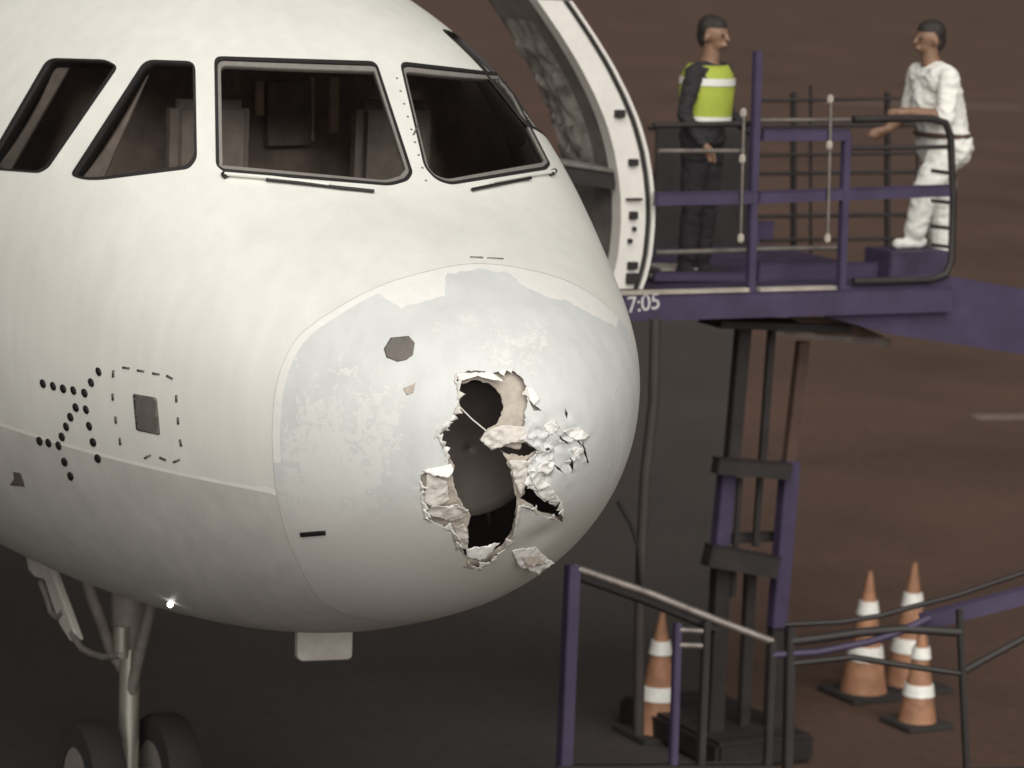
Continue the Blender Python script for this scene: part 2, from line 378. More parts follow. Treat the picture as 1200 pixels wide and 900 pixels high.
HOLE_O = [(534.7, 438.8), (552, 433.9), (576.6, 436.8), (601, 433), (611, 441.7), (617, 453), (619, 466), (615.6, 486), (615.6, 504), (618, 518), (624, 522.6), (634.4, 531), (622.8, 539), (621.4, 550), (619, 561.6), (627, 576), (633, 584.7), (644.5, 590.5), (656, 589), (658.3, 599), (660.4, 613.6), (650, 607.8), (635.8, 604.9), (624, 596.3), (611, 592), (607.5, 596), (604, 616.5), (599.7, 633.8), (586.7, 648.3), (572, 659.8), (562, 666), (546, 662.7), (545.4, 654.6), (535.7, 641.7), (530.9, 622.4), (511.6, 614.3), (498.7, 606.3), (494.8, 580.5), (493.2, 557.9), (502, 551.5), (524.5, 551.5), (522.8, 532), (513.2, 511.2), (529.3, 493.5), (537.3, 475.7), (538.3, 458), (534, 446)]
HOLE_B = [(539, 447.4), (559.2, 442.5), (576.6, 447.4), (586.7, 459), (591.9, 477), (583.8, 495), (569.3, 504.4), (562, 516.8), (577.4, 529.8), (583.8, 524.6), (600, 528), (612.7, 529.2), (615.6, 519.7), (633, 531), (621.4, 538.5), (595.3, 535.6), (588, 531.5), (595.3, 541.4), (601, 558.7), (603.4, 571.7), (607.5, 593.4), (604, 616.5), (599.7, 633.8), (586.7, 648.3), (572, 657), (546, 656), (543.3, 648.3), (547.7, 622.3), (552, 610.7), (543.3, 599), (534.7, 584.7), (528.9, 564.5), (530.3, 550), (523, 535.6), (517.3, 518), (513.5, 511), (528.9, 492.2), (537.6, 476.3), (538, 463.3)]
HOLE_B2 = [(615.6, 561.6), (627, 576), (633, 584.7), (644.5, 590.5), (656, 589), (660.4, 612), (650, 607), (635.8, 604), (624, 594.5), (611, 590), (618.5, 581.8)]
CRACKS = [[(616.5, 452), (622, 462), (627, 474), (636, 481.5), (626, 481), (619.5, 468)], [(681, 508), (686.5, 524), (690.5, 543), (688, 543), (684.5, 527)], [(673, 510), (678, 514), (683, 523.5), (679, 520)], [(656, 510), (662, 514), (669, 522), (662, 519)], [(640.5, 526.5), (645, 525), (646.5, 529), (642, 530)], [(650, 545), (656, 548), (662, 556), (655, 551)], [(664, 478), (668, 484), (666, 491), (664.5, 484)], [(640, 497), (647, 499), (652, 505), (645, 502)], [(670, 536), (673, 545), (671, 556), (669.5, 546)], [(735-9, 452), (722, 462), (718, 470), (721, 462)]]
hole_o = disc(resample(HOLE_O, 3.0, jag=.75)); hole_b = disc(resample(HOLE_B, 3.2, jag=.6)); hole_b2 = disc(resample(HOLE_B2, 3, jag=.5))
cracks = [disc(resample(c, 2.5, jag=.2)) for c in CRACKS]
hc = hit(575, 550)

# belly colour line (constant height)
lz = np.mean([spt(*p)[2] for p in [(60, 539), (140, 544), (220, 550), (290, 555)]])
def z_line(z, side, qs):
    out = []
    for q in qs:
        th = np.linspace(-1.5, .9, 200); P = surf(np.stack([q*np.cos(th), q*np.sin(th)], 1))
        k = np.interp(z, P[:, 2], th); out.append((side*q*math.cos(k), q*math.sin(k)))
    return np.array(out)
q_ln = np.concatenate([np.linspace(1.02, 2.7, 110), np.linspace(2.75, 4.5, 30)])
LN = [z_line(lz+dz, s, q_ln) for s in (1, -1) for dz in (0, .02)]

# ------------------------------------------------------------------ ground
bm = bmesh.new()
def quad(bm, pts): return bm.faces.new([bm.verts.new(p) for p in pts])
quad(bm, [(-900, -1500, 0), (1500, -1500, 0), (1500, 900, 0), (-900, 900, 0)])
gm = mat('stained asphalt with sodium light tint', (.088, .048, .033), .9, var=.24, scale=.3, bump=.4, bscale=30, grit=.3)  # brown glow of sodium light is put into the base colour
apron = from_bm('apron_ground', bm, None, (gm,), sm=False); apron['kind'] = 'structure'
M['grey_ground'] = mat('grey ground sheet', (.049, .040, .036), .9, var=.14, scale=.3, bump=.4, bscale=25, grit=.3)  # greyer tone for the sheet laid over the brown apron
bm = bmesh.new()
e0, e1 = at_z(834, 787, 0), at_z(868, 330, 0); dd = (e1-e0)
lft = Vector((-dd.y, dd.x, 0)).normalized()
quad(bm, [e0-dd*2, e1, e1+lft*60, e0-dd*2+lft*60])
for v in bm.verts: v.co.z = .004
st = from_bm('grey_ground_sheet', bm, None, ('grey_ground',), sm=False); st['kind'] = 'structure'
bm = bmesh.new()
a = at_z(1143, 489, .004); b = at_z(1330, 487, .004); w_ = Vector((b.y-a.y, -(b.x-a.x), 0)).normalized()*.16
quad(bm, [a-w_, b-w_, b+w_, a+w_])
a = at_z(960, 117, .004); b = at_z(1200, 126, .004); w_ = Vector((b.y-a.y, -(b.x-a.x), 0)).normalized()*.35
quad(bm, [a-w_, b-w_, b+w_, a+w_])
ml = from_bm('painted_line', bm, None, (mat('worn line paint', (.19, .15, .125), .8, var=.3, scale=3),), sm=False); ml['kind'] = 'structure'

# ------------------------------------------------------------------ the airliner
air = thing('airliner', 'white airliner nose with a ragged hole torn in its radome', 'airplane', (5.07, 0, 0))

# skin grid points
grid = []
for q in np.concatenate([np.arange(.03, 2.75, .032), np.linspace(2.8, 4.45, 18)]):
    n = int(max(10, min(200, 2*math.pi*q/.034))); ph = RNG.random()
    for k in range(n):
        t = 2*math.pi*(k+ph)/n; grid.append((q*math.cos(t), q*math.sin(t)))
grid = np.array(grid)
fine = []
for i in np.arange(-.36, .40, .0085):
    for j in np.arange(-.36, .40, .0085):
        p = hc+[i+RNG.normal(0, .001), j+RNG.normal(0, .001)]
        if math.hypot(i-.02, j) < .33: fine.append(p)
fine = np.array(fine)
far = np.hypot(*(grid-(hc+[.02, 0])).T) > .33
rim = ring(np.full(len(tt), 4.5))
gq = np.hypot(grid[:, 0], grid[:, 1]); gth = np.arctan2(grid[:, 1], grid[:, 0])
jg = np.interp(gth, tt, jq_s)

# fuselage skin
door_poly = None
V2, F = cdt_mesh(grid[gq > jg+.012], [J_OUT, rim]+[w for _, w in windows], LN)
cen = np.array([V2[list(f)].mean(0) for f in F]); cq = np.hypot(cen[:, 0], cen[:, 1])
drop = in_poly(J_OUT, cen)
for _, w in windows: drop |= in_poly(w, cen)
cz = surf(cen)[:, 2]
mi = np.where(cz < lz, 1, np.where(cz < lz+.02, 2, 0))
kp = np.nonzero(~drop)[0]
V3 = surf(V2)
mesh_from('fuselage_skin', V3, [F[i] for i in kp], air, ('white', 'belly', 'line'), mi[kp])

# radome
V2, F = cdt_mesh(np.concatenate([grid[(gq < jg-.012) & far], fine]), [J_IN, J_BAND, NOTCH, hole_o]+cracks)
cen = np.array([V2[list(f)].mean(0) for f in F])
drop = ~in_poly(J_IN, cen) | in_poly(hole_o, cen)
for c in cracks: drop |= in_poly(c, cen)
cth = np.arctan2(cen[:, 1], cen[:, 0])
band = (~in_poly(J_BAND, cen)) & (cth > -.25) & (cth < 1.9)
mi = np.where(band | in_poly(NOTCH, cen), 1, 0)
kp = np.nonzero(~drop)[0]; P0 = surf(V2); N0 = normals(V2)
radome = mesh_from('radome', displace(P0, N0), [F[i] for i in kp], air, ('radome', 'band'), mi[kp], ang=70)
md = radome.modifiers.new('thickness', 'SOLIDIFY'); md.thickness = .005; md.offset = -1
es_ = radome.modifiers.new('crisp rim', 'EDGE_SPLIT'); es_.split_angle = math.radians(55)
radome['label'] = 'stripped grey radome with torn hole'

# filler strip under the joint
ja, jb = ring(jq_s+.012), ring(jq_s-.0006); nj = len(tt)
mesh_from('joint_filler', np.concatenate([surf(ja)-normals(ja)*.0022, surf(jb)-normals(jb)*.0022]), [(j, (j+1) % nj, nj+(j+1) % nj, nj+j) for j in range(nj)], air, ('belly',), flip=False)

# inner glass fibre layer behind the hole
big = disc(resample([(480, 420), (560, 415), (640, 425), (705, 500), (700, 600), (665, 632), (600, 672), (540, 684), (505, 640), (478, 560)], 10), 575, 550)
V2, F = cdt_mesh(fine, [big, hole_b, hole_b2])
cen = np.array([V2[list(f)].mean(0) for f in F])
kp = np.nonzero(in_poly(big, cen) & ~in_poly(hole_b, cen) & ~in_poly(hole_b2, cen))[0]
P0 = surf(V2); N0 = normals(V2)
dep = np.array([-.022-.012*noise.noise(Vector(p)*9)-.005*noise.noise(Vector(p)*30) for p in P0])
inner = mesh_from('inner_layer', displace(P0, N0)+N0*dep[:, None], [F[i] for i in kp], radome, ('tan',), ang=70, solid=.006)
inner['label'] = 'torn tan fibre layer inside the hole'

# torn flaps round the hole: hinge (first two pixels) and free outline, lifted off the skin
def flap(name, poly, lift, m, curl=.0, wob=.006, parent=radome, thick=.002):
    poly = np.asarray(poly, float); rp = resample(poly, 2.2, jag=.35); lp = disc(rp)
    lo, hi = lp.min(0), lp.max(0); ins = np.array([(x, y) for x in np.arange(lo[0], hi[0], .009) for y in np.arange(lo[1], hi[1], .009)])
    ins = ins[in_poly(lp, ins)] if len(ins) else np.zeros((0, 2))
    V2, F = cdt_mesh(ins, [lp]); cen = np.array([V2[list(f)].mean(0) for f in F]); kp = in_poly(lp, cen)
    P = surf(V2); N = normals(V2); A = surf(hit(*poly[0])[None])[0]; B = surf(hit(*poly[1])[None])[0]; h = (B-A)/np.linalg.norm(B-A)
    R = P-A; dist = np.linalg.norm(R-(R@h)[:, None]*h, axis=1); k = dist/max(dist.max(), 1e-6)
    wv = np.array([noise.noise(Vector(p)*28)+.6*noise.noise(Vector(p)*60) for p in P])
    out = displace(P, N)+N*(.002+lift*k**1.3+wob*wv*(.3+k))[:, None]
    out[:, 2] -= curl*k*k
    return mesh_from(name, out, [f for f, b in zip(F, kp) if b], parent, (m,), ang=60, solid=thick)
flap('torn_flap', [(534, 437), (577, 436), (590, 449), (576, 446), (559, 441), (538, 448)], .018, 'shred')
flap('torn_flap', [(494, 552), (527, 545), (532, 550), (527, 556), (505, 555)], .05, 'shred')
flap('torn_flap', [(500, 556), (497, 590), (512, 596), (526, 588), (524, 566)], -.008, 'tanlight', wob=.012)
flap('torn_flap', [(499, 603), (530, 612), (548, 604), (549, 595), (536, 590), (520, 592), (508, 590)], .022, 'tanlight', wob=.014)
flap('torn_flap', [(531, 618), (540, 645), (548, 640), (549, 622), (543, 612)], .016, 'tanlight', wob=.012)
flap('torn_flap', [(548, 654), (566, 657), (588, 642), (570, 644), (546, 645)], -.03, 'shred')
flap('torn_flap', [(600, 645), (628, 643), (644, 655), (634, 660), (624, 666), (606, 660)], .065, 'shred', wob=.010, curl=-.03)
flap('torn_flap', [(608, 648), (628, 647), (634, 655), (615, 658)], .052, 'tan', wob=.006, curl=-.018)
flap('torn_flap', [(616, 500), (617, 520), (600, 520), (577, 530), (562, 517), (570, 505), (590, 498)], -.012, 'tanlight', wob=.012)
flap('torn_flap', [(619, 541), (619, 565), (611, 582), (605, 570), (598, 543)], -.014, 'tanlight', wob=.010)
flap('torn_flap', [(512, 512), (531, 495), (524, 494), (514, 503), (508, 514)], .012, 'shred')
flap('torn_flap', [(660, 505), (682, 500), (690, 512), (676, 516)], .012, 'band', wob=.008)
flap('torn_flap', [(612, 594), (606, 620), (600, 634), (603, 612), (607, 592)], .010, 'tanlight')
flap('torn_flap', [(617, 452), (620, 468), (626, 476), (632, 468), (624, 455)], .012, 'band')
flap('torn_flap', [(622, 560), (634, 583), (645, 588), (655, 586), (645, 570), (630, 552)], .014, 'band', wob=.008)
# shards of skin all round the torn rim, and paint flakes lifting on the crumpled side
hp = resample(HOLE_O, 7); rs = random.Random(4)
for i in range(len(hp)):
    if rs.random() < .52: continue
    p, q_ = hp[i], hp[(i+1) % len(hp)]; d_ = (q_-p)/max(1e-6, np.hypot(*(q_-p))); nrm = np.array([-d_[1], d_[0]])
    L_ = rs.uniform(3.5, 9); ap = (p+q_)/2+nrm*L_+d_*rs.uniform(-4, 4); mid = (q_+ap)/2+np.array([rs.uniform(-2, 2), rs.uniform(-2, 2)])
    flap('torn_shard', [p-d_*2-nrm*2, q_+d_*2-nrm*2, mid, ap], rs.uniform(-.02, .03), rs.choice(['shred', 'shred', 'tanlight']), wob=.006)
for (x, y, r_) in [(648, 500, 9), (676, 530, 8), (641, 549, 11)]:
    k_ = rs.uniform(0, 6.3); pl_ = [(x+r_*rs.uniform(.6, 1.15)*math.cos(k_+a_), y+r_*rs.uniform(.6, 1.15)*math.sin(k_+a_)) for a_ in (0, .9, 1.9, 2.8, 3.9, 5.1)]
    flap('paint_flake', pl_, rs.uniform(.003, .006), 'band', wob=.006)
# thread of fibre across the hole
th_a, th_b = Vector(spt(537, 475)), Vector(spt(570, 505))
tube_part('loose_thread', [th_a, th_a.lerp(th_b, .5)+Vector((0, 0, -.006)), th_b], .0035, 'tanlight', radome, 6)

# bay behind the radome: bulkhead and radar dish
jn = surf(ring(jq_s-.03)); bm = bmesh.new()
bulk = [bm.verts.new(tuple(p)) for p in jn*[1, .97, 1]+[.04, 0, 0]]
c0 = bm.verts.new((1.15, 0, TIP+.1))
for i in range(len(bulk)): bm.faces.new((bulk[i], bulk[(i+1) % len(bulk)], c0))
from_bm('radome_bulkhead', bm, air, ('dark',))
bm = bmesh.new()
for ri, r in enumerate(np.linspace(.0005, .40, 8)):
    for k in range(40):
        t = 2*math.pi*k/40; bm.verts.new((.62-.18*r*r+(.0), r*math.cos(t)+.10, TIP+.02+r*.85*math.sin(t)))
bm.verts.ensure_lookup_table()
for ri in range(7):
    for k in range(40): bm.faces.new([bm.verts[ri*40+k], bm.verts[ri*40+(k+1) % 40], bm.verts[ri*40+40+(k+1) % 40], bm.verts[ri*40+40+k]])
o = from_bm('radar_dish', bm, air, ('dark2',)); md = o.modifiers.new('t', 'SOLIDIFY'); md.thickness = .03
tube_part('radar_mount', [(.66, .1, TIP+.02), (1.12, .1, TIP+.02)], .07, 'dark', air)

for k in range(4):
    y_ = -.25+.17*k; tube_part('bay_cable', [(1.05, y_, TIP+.55), (.85, y_+.05, TIP+.25-.1*k), (.72, y_*.5+.1, TIP-.05), (1.0, y_, TIP-.45)], .012, 'cock_light' if k == 1 else 'dark2', air, 6)
# cockpit windows
for k, lp in windows:
    P = surf(lp)
    size = np.linalg.norm(P.max(0)-P.min(0))
    i1 = shrink(lp, .0085); i2 = shrink(lp, .020)
    N = normals(lp)
    n = len(lp); two = k in 'cd'
    root = None
    lo, hi = lp.min(0), lp.max(0); gx = np.array([(x, y) for x in np.arange(lo[0], hi[0], .035) for y in np.arange(lo[1], hi[1], .035)])
    gx = gx[in_poly(shrink(lp, .012), gx)]
    V2, F = cdt_mesh(gx, [i1]); cen = np.array([V2[list(f)].mean(0) for f in F]); kp = in_poly(i1, cen)
    win = mesh_from('cockpit_window', surf(V2)-normals(V2)*.014, [f for f, b_ in zip(F, kp) if b_], air, ('glass',))
    l0 = P+N*.003; l1 = surf(i1)+normals(i1)*.003; l2 = surf(i1)-normals(i1)*.05
    VV = np.concatenate([P-N*.01, l0, l1, l2]); FF = []
    for r in range(3):
        for j in range(n): FF.append((r*n+j, r*n+(j+1) % n, (r+1)*n+(j+1) % n, (r+1)*n+j))
    mesh_from('seal', VV, FF, win, ('rubber',), ang=30, flip=False)
    if two:
        i15 = shrink(lp, .010)
        m1 = surf(i15)-normals(i15)*.004; m2 = surf(i2)-normals(i2)*.006; m3 = surf(i2)-normals(i2)*.03
        VV = np.concatenate([m1, m2, m3]); FF = []
        for r in range(2):
            for j in range(n): FF.append((r*n+j, r*n+(j+1) % n, (r+1)*n+(j+1) % n, (r+1)*n+j))
        mesh_from('retainer', VV, FF, win, ('retainer',), ang=30)

# decals / small fittings on the skin : a thin raised plate from a pixel outline
def plate(name, poly, m, off=.0035, thick=.004, parent=air, step=6):
    lp = disc(resample(poly, step)); lo, hi = lp.min(0), lp.max(0); gx = np.array([(x, y) for x in np.arange(lo[0], hi[0], .012) for y in np.arange(lo[1], hi[1], .012)]); gx = gx[in_poly(lp, gx)]
    V2, F = cdt_mesh(gx, [lp])
    cen = np.array([V2[list(f)].mean(0) for f in F]); kp = in_poly(lp, cen)
    Vt = surf(V2)+normals(V2)*off; P = displace(Vt, normals(V2))
    return mesh_from(name, P, [f for f, b in zip(F, kp) if b], parent, (m,), ang=30, solid=thick)
def ell(x, y, a, b, rot=0, n=14):
    c, s = math.cos(rot), math.sin(rot)
    return [(x+a*math.cos(t)*c-b*math.sin(t)*s, y+a*math.cos(t)*s+b*math.sin(t)*c) for t in np.linspace(0, 2*math.pi, n+1)[:-1]]
DOTS = [(202,198),(250,210),(297,222),(345,230),(397,242),(428,193),(463,142),(356,310),(404,320),(331,355),(311,400),(419,397),(291,447),(437,473),(275,488),(228,476),(186,467),(459,549),(303,565),(331,632)]
for u, v in DOTS: plate('dot_mark', ell(u/4, 400+v/4, 3.3+random.uniform(-.3, .3), 5.4, -.35, 12), 'black', step=4)
plate('sensor_plate', rounded([(156, 461), (184, 466), (188, 510), (160, 504)], 3), 'plate')
plate('octagon_patch', [(458, 396), (479, 394), (486, 402), (484, 416), (476, 422), (466, 424), (453, 419), (450, 409)], 'octagon', parent=radome)
for (x, y, ang) in [(148, 431, .12), (165, 434.5, .15), (183, 438, .15), (199, 442, .5), (133, 438, 1.62), (132.5, 465, 1.55), (136, 492, 1.5), (141, 517, 1.5), (207, 467, 1.58), (209, 493, 1.55), (212, 519, 1.4), (173, 535, -.5), (191, 537.5, .4), (207, 540, -.4)]:
    c, s = math.cos(ang), math.sin(ang); h, w_ = 4.2, 1.25
    plate('dash_mark', [(x-c*h+s*w_, y-s*h-c*w_), (x+c*h+s*w_, y+s*h-c*w_), (x+c*h-s*w_, y+s*h+c*w_), (x-c*h-s*w_, y-s*h+c*w_)], 'dash')
plate('static_port', [(352, 623.5), (382, 621), (382, 626), (353, 628.5)], 'black', off=.008, parent=air)
plate('drain_mark', [(16, 553), (25, 554), (29, 570), (12, 568), (17, 561)], 'dash')
plate('paint_tick', [(551, 301), (566, 301.5), (566, 303), (551, 302.6)], 'retainer')
plate('paint_tick', [(571, 302), (590, 303), (590, 304.2), (571, 303.4)], 'retainer')
plate('chip', [(473, 455), (487, 449), (484, 460), (477, 463)], 'tan', parent=radome)
# screws on the centre post
bm = bmesh.new()
for k in range(9):
    t = k/8; px_, py_ = 463+(497-463)*t*1.0+2, 92+(212-92)*t
    h = hit(px_, py_)
    p = Vector(surf(h[None])[0]); n_ = Vector(normals(h[None])[0])
    add_tube(bm, [p-n_*.004, p+n_*.004], .007, 8)
o = from_bm('post_screws', bm, air, ('retainer',)); o['kind'] = 'stuff'
plate('post_mark', [(487, 150), (491, 146), (486, 158), (483, 159)], 'dash')

# wipers
def on_skin(px_, py_, off): 
    h = hit(px_, py_, 500, 300); return Vector(surf(h[None])[0]+normals(h[None])[0]*off)
def wiper(arm, blade, pivot):
    w = bpy.data.objects.new('wiper', None); C.objects.link(w); w.parent = air; w.location = -Vector(air.location)
    def part(nm, px, r, m_, off):
        bm = bmesh.new(); add_tube(bm, [on_skin(x, y, off) for x, y in px], r, 8)
        me_o = from_bm(nm, bm, None, (m_,)); me_o.parent = w
    part('wiper_arm', arm, .010, 'white', .022)
    part('wiper_blade', blade, .009, 'rubber', .016)
    part('pivot', pivot, .016, 'rubber', .012)
wiper([(264, 207), (320, 212), (385, 220)], [(312, 213), (350, 217), (400, 223), (438, 227)], [(262, 205), (266, 209)])
wiper([(646, 204), (610, 210), (575, 217)], [(552, 225), (580, 219), (620, 211)], [(648, 202), (643, 205)])

# cockpit interior
bm = bmesh.new(); cb = surf(ring(np.full(len(tt), math.sqrt(3.45)))); cb = cb*[1, .95, 1]; cb[:, 2] = TIP+.5+(cb[:, 2]-TIP-.5)*.95
bm.faces.new([bm.verts.new(tuple(p)) for p in cb]); from_bm('cockpit_bulkhead', bm, air, ('cock_dark',), sm=False)
bm = bmesh.new(); add_box(bm, (2.5, 0, TIP+.45), (1.8, 2.1, .08)); from_bm('cockpit_floor', bm, air, ('cock_dark',), sm=False)
bm = bmesh.new(); beam(bm, (1.78, 0, TIP+1.0), (2.1, 0, TIP+1.03), 1.9, .16); from_bm('glareshield', bm, air, ('cock_dark',))
for sy in (-.55, .55):
    bm = bmesh.new()
    add_box(bm, (2.95, sy, TIP+1.18), (.16, .46, .72), bev=.05); add_box(bm, (2.93, sy, TIP+1.66), (.12, .26, .2), bev=.04); add_box(bm, (2.7, sy, TIP+.85), (.5, .46, .12), bev=.04)
    from_bm('pilot_seat', bm, air, ('cloth_grey',))
for (x0, x1, y0, y1, m_) in [(300, 308, 95, 135, 'cock_light'), (313, 364, 95, 170, 'cloth_grey'), (363, 367, 90, 165, 'cock_light'), (387, 396, 90, 155, 'cock_light'), (408, 452, 164, 168, 'cloth_grey')]:
    a, b = at_x((x0+x1)/2, y0, 3.38), at_x((x0+x1)/2, y1, 3.38); wd = (at_x(x1, y0, 3.38)-at_x(x0, y0, 3.38)).length
    bm = bmesh.new(); beam(bm, a, b, wd, .03, upv=(1, 0, 0)); from_bm('cockpit_trim', bm, air, (m_,), sm=False)
# side window blinds
def blind(px4, off):
    q = [on_skin(x, y, -off) for x, y in px4]; bm = bmesh.new(); vs_ = [bm.verts.new(p) for p in q]; bm.faces.new(vs_)
    o = from_bm('sun_blind', bm, air, ('cloth_grey',), sm=False); md = o.modifiers.new('t', 'SOLIDIFY'); md.thickness = .01
blind([(84, 206), (112, 209), (172, 74), (152, 78)], .05)
blind([(-14, 190), (2, 197), (74, 72), (56, 72)], .05)

# open entry door (swung forward on the port side)
D0 = at_z(750, 338, TIP+.12)
zs = np.linspace(.12, 2.0, 26)
dcv = sorted([(p.z-TIP, p.y) for p in [at_x(x, y, D0.x) for x, y in [(749, 342), (757, 320), (762, 295), (765, 262), (765, 235), (762, 205), (757, 175), (748, 143), (735, 112), (718, 78), (698, 45), (676, 12), (650, -25)]]])
DZ, DY = [a for a, b in dcv], [b for a, b in dcv]
def door_y(z): 
    return float(np.interp(z, DZ, DY))
door = bpy.data.objects.new('entry_door', None); C.objects.link(door); door.parent = air; door.location = -Vector(air.location)
door['label'] = 'open white entry door seen edge on'
def door_slab(nm, x0, x1, o0, o1, m_, z0=0, z1=25, r=0):
    bm = bmesh.new(); rows = []
    for z in zs[z0:z1+1]:
        y = door_y(z); rows.append([bm.verts.new((x0, y+o0, TIP+z)), bm.verts.new((x1, y+o0, TIP+z)), bm.verts.new((x1, y+o1, TIP+z)), bm.verts.new((x0, y+o1, TIP+z))])
    for a, b in zip(rows[:-1], rows[1:]):
        for k in range(4): bm.faces.new((a[k], a[(k+1) % 4], b[(k+1) % 4], b[k]))
    bm.faces.new(rows[0]); bm.faces.new(rows[-1][::-1])
    o = from_bm(nm, bm, None, (m_,), ang=30); o.parent = door; return o
X0d = D0.x
door_slab('door_skin', X0d-.03, X0d+.85, 0, .025, 'door_white')
door_slab('door_seal', X0d-.01, X0d+.84, .025, .055, 'rubber')
door_slab('door_frame', X0d, X0d+.12, .055, .24, 'door_white')
door_slab('door_lining', X0d+.12, X0d+.83, .055, .21, 'lining')
for (x, y, w_, h_) in [(725, 133, .07, .05), (741, 190, .065, .045), (742, 233, .12, .012), (741, 252, .055, .05), (742, 268, .02, .03), (737, 282, .025, .03), (740, 311, .07, .05), (740, 326, .09, .07)]:
    p = at_x(x, y, X0d); bm = bmesh.new(); add_box(bm, (X0d-.015, p.y, p.z), (.04, w_, h_), bev=.004)
    o = from_bm('door_stop', bm, None, ('rubber',)); o.parent = door
bm = bmesh.new()
pa, pb = at_x(684, 206, X0d+.2), at_x(722, 211, X0d+.1)
beam(bm, pa+Vector((.3, .25, .03)), pb, .12, .09, bev=.01); o = from_bm('hinge_arm', bm, None, ('darksteel',)); o.parent = door
bm = bmesh.new(); beam(bm, pa+Vector((.3, .25, .10)), pb+Vector((0, 0, .06)), .13, .03); o = from_bm('hinge_cover', bm, None, ('lining',)); o.parent = door
# soft crumpled slide pack on the lining
bm = bmesh.new(); gv = []
for i_ in range(31):
    for k_ in range(23):
        u_, v_2 = i_/30, k_/22; z = .75+1.1*u_; e_ = max(0, min(1, 5*min(u_, 1-u_, v_2, 1-v_2)))
        nz = noise.noise(Vector((u_*9, v_2*6, 3)))*.05+noise.noise(Vector((u_*21, v_2*16, 8)))*.03
        gv.append(bm.verts.new((X0d+.36+.46*v_2, door_y(z)+.208+e_*(.06+nz), TIP+z)))
for i_ in range(30):
    for k_ in range(22): bm.faces.new((gv[i_*23+k_], gv[i_*23+k_+1], gv[i_*23+k_+24], gv[i_*23+k_+23]))
o = from_bm('slide_pack', bm, None, ('pack',)); o.parent = door

# nose gear
GX = 5.35
gear = bpy.data.objects.new('nose_gear', None); C.objects.link(gear); gear.parent = air; gear.location = -Vector(air.location)
def gpart(nm, bm, m_): 
    o = from_bm(nm, bm, None, (m_,)); o.parent = gear; return o
bm = bmesh.new(); add_tube(bm, [(GX, 0, TIP-1.3), (GX-.05, 0, 1.25), (GX-.06, 0, 1.2)], [.13, .11, .09], 18); gpart('leg', bm, 'gearmetal')
bm = bmesh.new(); add_tube(bm, [(GX-.06, 0, 1.22), (GX-.09, 0, .4)], .065, 16); gpart('oleo', bm, 'chrome')
lg = at_x(142, 752, GX-.15)
bm = bmesh.new(); add_tube(bm, [(GX-.15, lg.y, lg.z+.10), (GX-.15, lg.y, lg.z-.10)], .045, 14); gpart('canister', bm, 'chrome')
bm = bmesh.new(); add_tube(bm, [at_y(190, 670, 0.0), at_y(178, 708, 0.0), at_y(158, 790, 0.0), at_y(150, 830, 0)], .035, 12); gpart('drag_brace', bm, 'gearmetal')
bm = bmesh.new(); add_tube(bm, [at_x(96, 655, GX), at_x(108, 700, GX), at_x(130, 760, GX), at_x(158, 806, GX)], .04, 12); gpart('side_strut', bm, 'gearmetal')
for sy in (-.25, .25):
    bm = bmesh.new()
    for (r0, y0, r1, y1) in [(.22, -.11, .36, -.11), (.36, -.11, .385, -.07), (.385, -.07, .385, .07), (.385, .07, .36, .11), (.36, .11, .22, .11)]:
        for k in range(36):
            t0, t1 = 2*math.pi*k/36, 2*math.pi*(k+1)/36
            quad(bm, [(GX-.1+r0*math.cos(t0), sy+y0, .385+r0*math.sin(t0)), (GX-.1+r0*math.cos(t1), sy+y0, .385+r0*math.sin(t1)), (GX-.1+r1*math.cos(t1), sy+y1, .385+r1*math.sin(t1)), (GX-.1+r1*math.cos(t0), sy+y1, .385+r1*math.sin(t0))])
    bmesh.ops.remove_doubles(bm, verts=bm.verts, dist=1e-4); tyre = gpart('tyre', bm, 'tyre')
    bm = bmesh.new(); add_tube(bm, [(GX-.1, sy-.1, .385), (GX-.1, sy+.1, .385)], .225, 24); gpart('rim', bm, 'gearmetal')
bm = bmesh.new(); add_tube(bm, [(GX-.1, -.3, .385), (GX-.1, .3, .385)], .05, 12); gpart('axle', bm, 'gearmetal')
# open gear door with its link arms (starboard)
YD = .52
bm = bmesh.new(); outl = [(30, 650), (33, 668), (40, 676), (52, 680), (60, 705), (70, 733), (82, 752), (90, 750), (80, 722), (68, 690), (60, 668), (46, 660), (40, 645)]
f0 = [bm.verts.new(at_y(x, y, YD)) for x, y in outl]; f1 = [bm.verts.new(at_y(x, y, YD)+Vector((0, -.05, 0))) for x, y in outl]
bm.faces.new(f0); bm.faces.new(f1[::-1])
for k in range(len(f0)): bm.faces.new((f0[k], f0[(k+1) % len(f0)], f1[(k+1) % len(f0)], f1[k]))
o = gpart('gear_door', bm, 'geardoor'); o.modifiers.new('b', 'BEVEL').width = .008
bm = bmesh.new(); add_tube(bm, [at_y(x, y, YD) for x, y in [(48, 682), (56, 704), (60, 718), (68, 724), (74, 716)]], .018, 8); gpart('gear_door_link', bm, 'gearmetal')
bm = bmesh.new(); add_tube(bm, [at_y(x, y, YD) for x, y in [(84, 742), (96, 760), (108, 766), (122, 770), (142, 768)]], .02, 8); gpart('gear_door_link', bm, 'gearmetal')
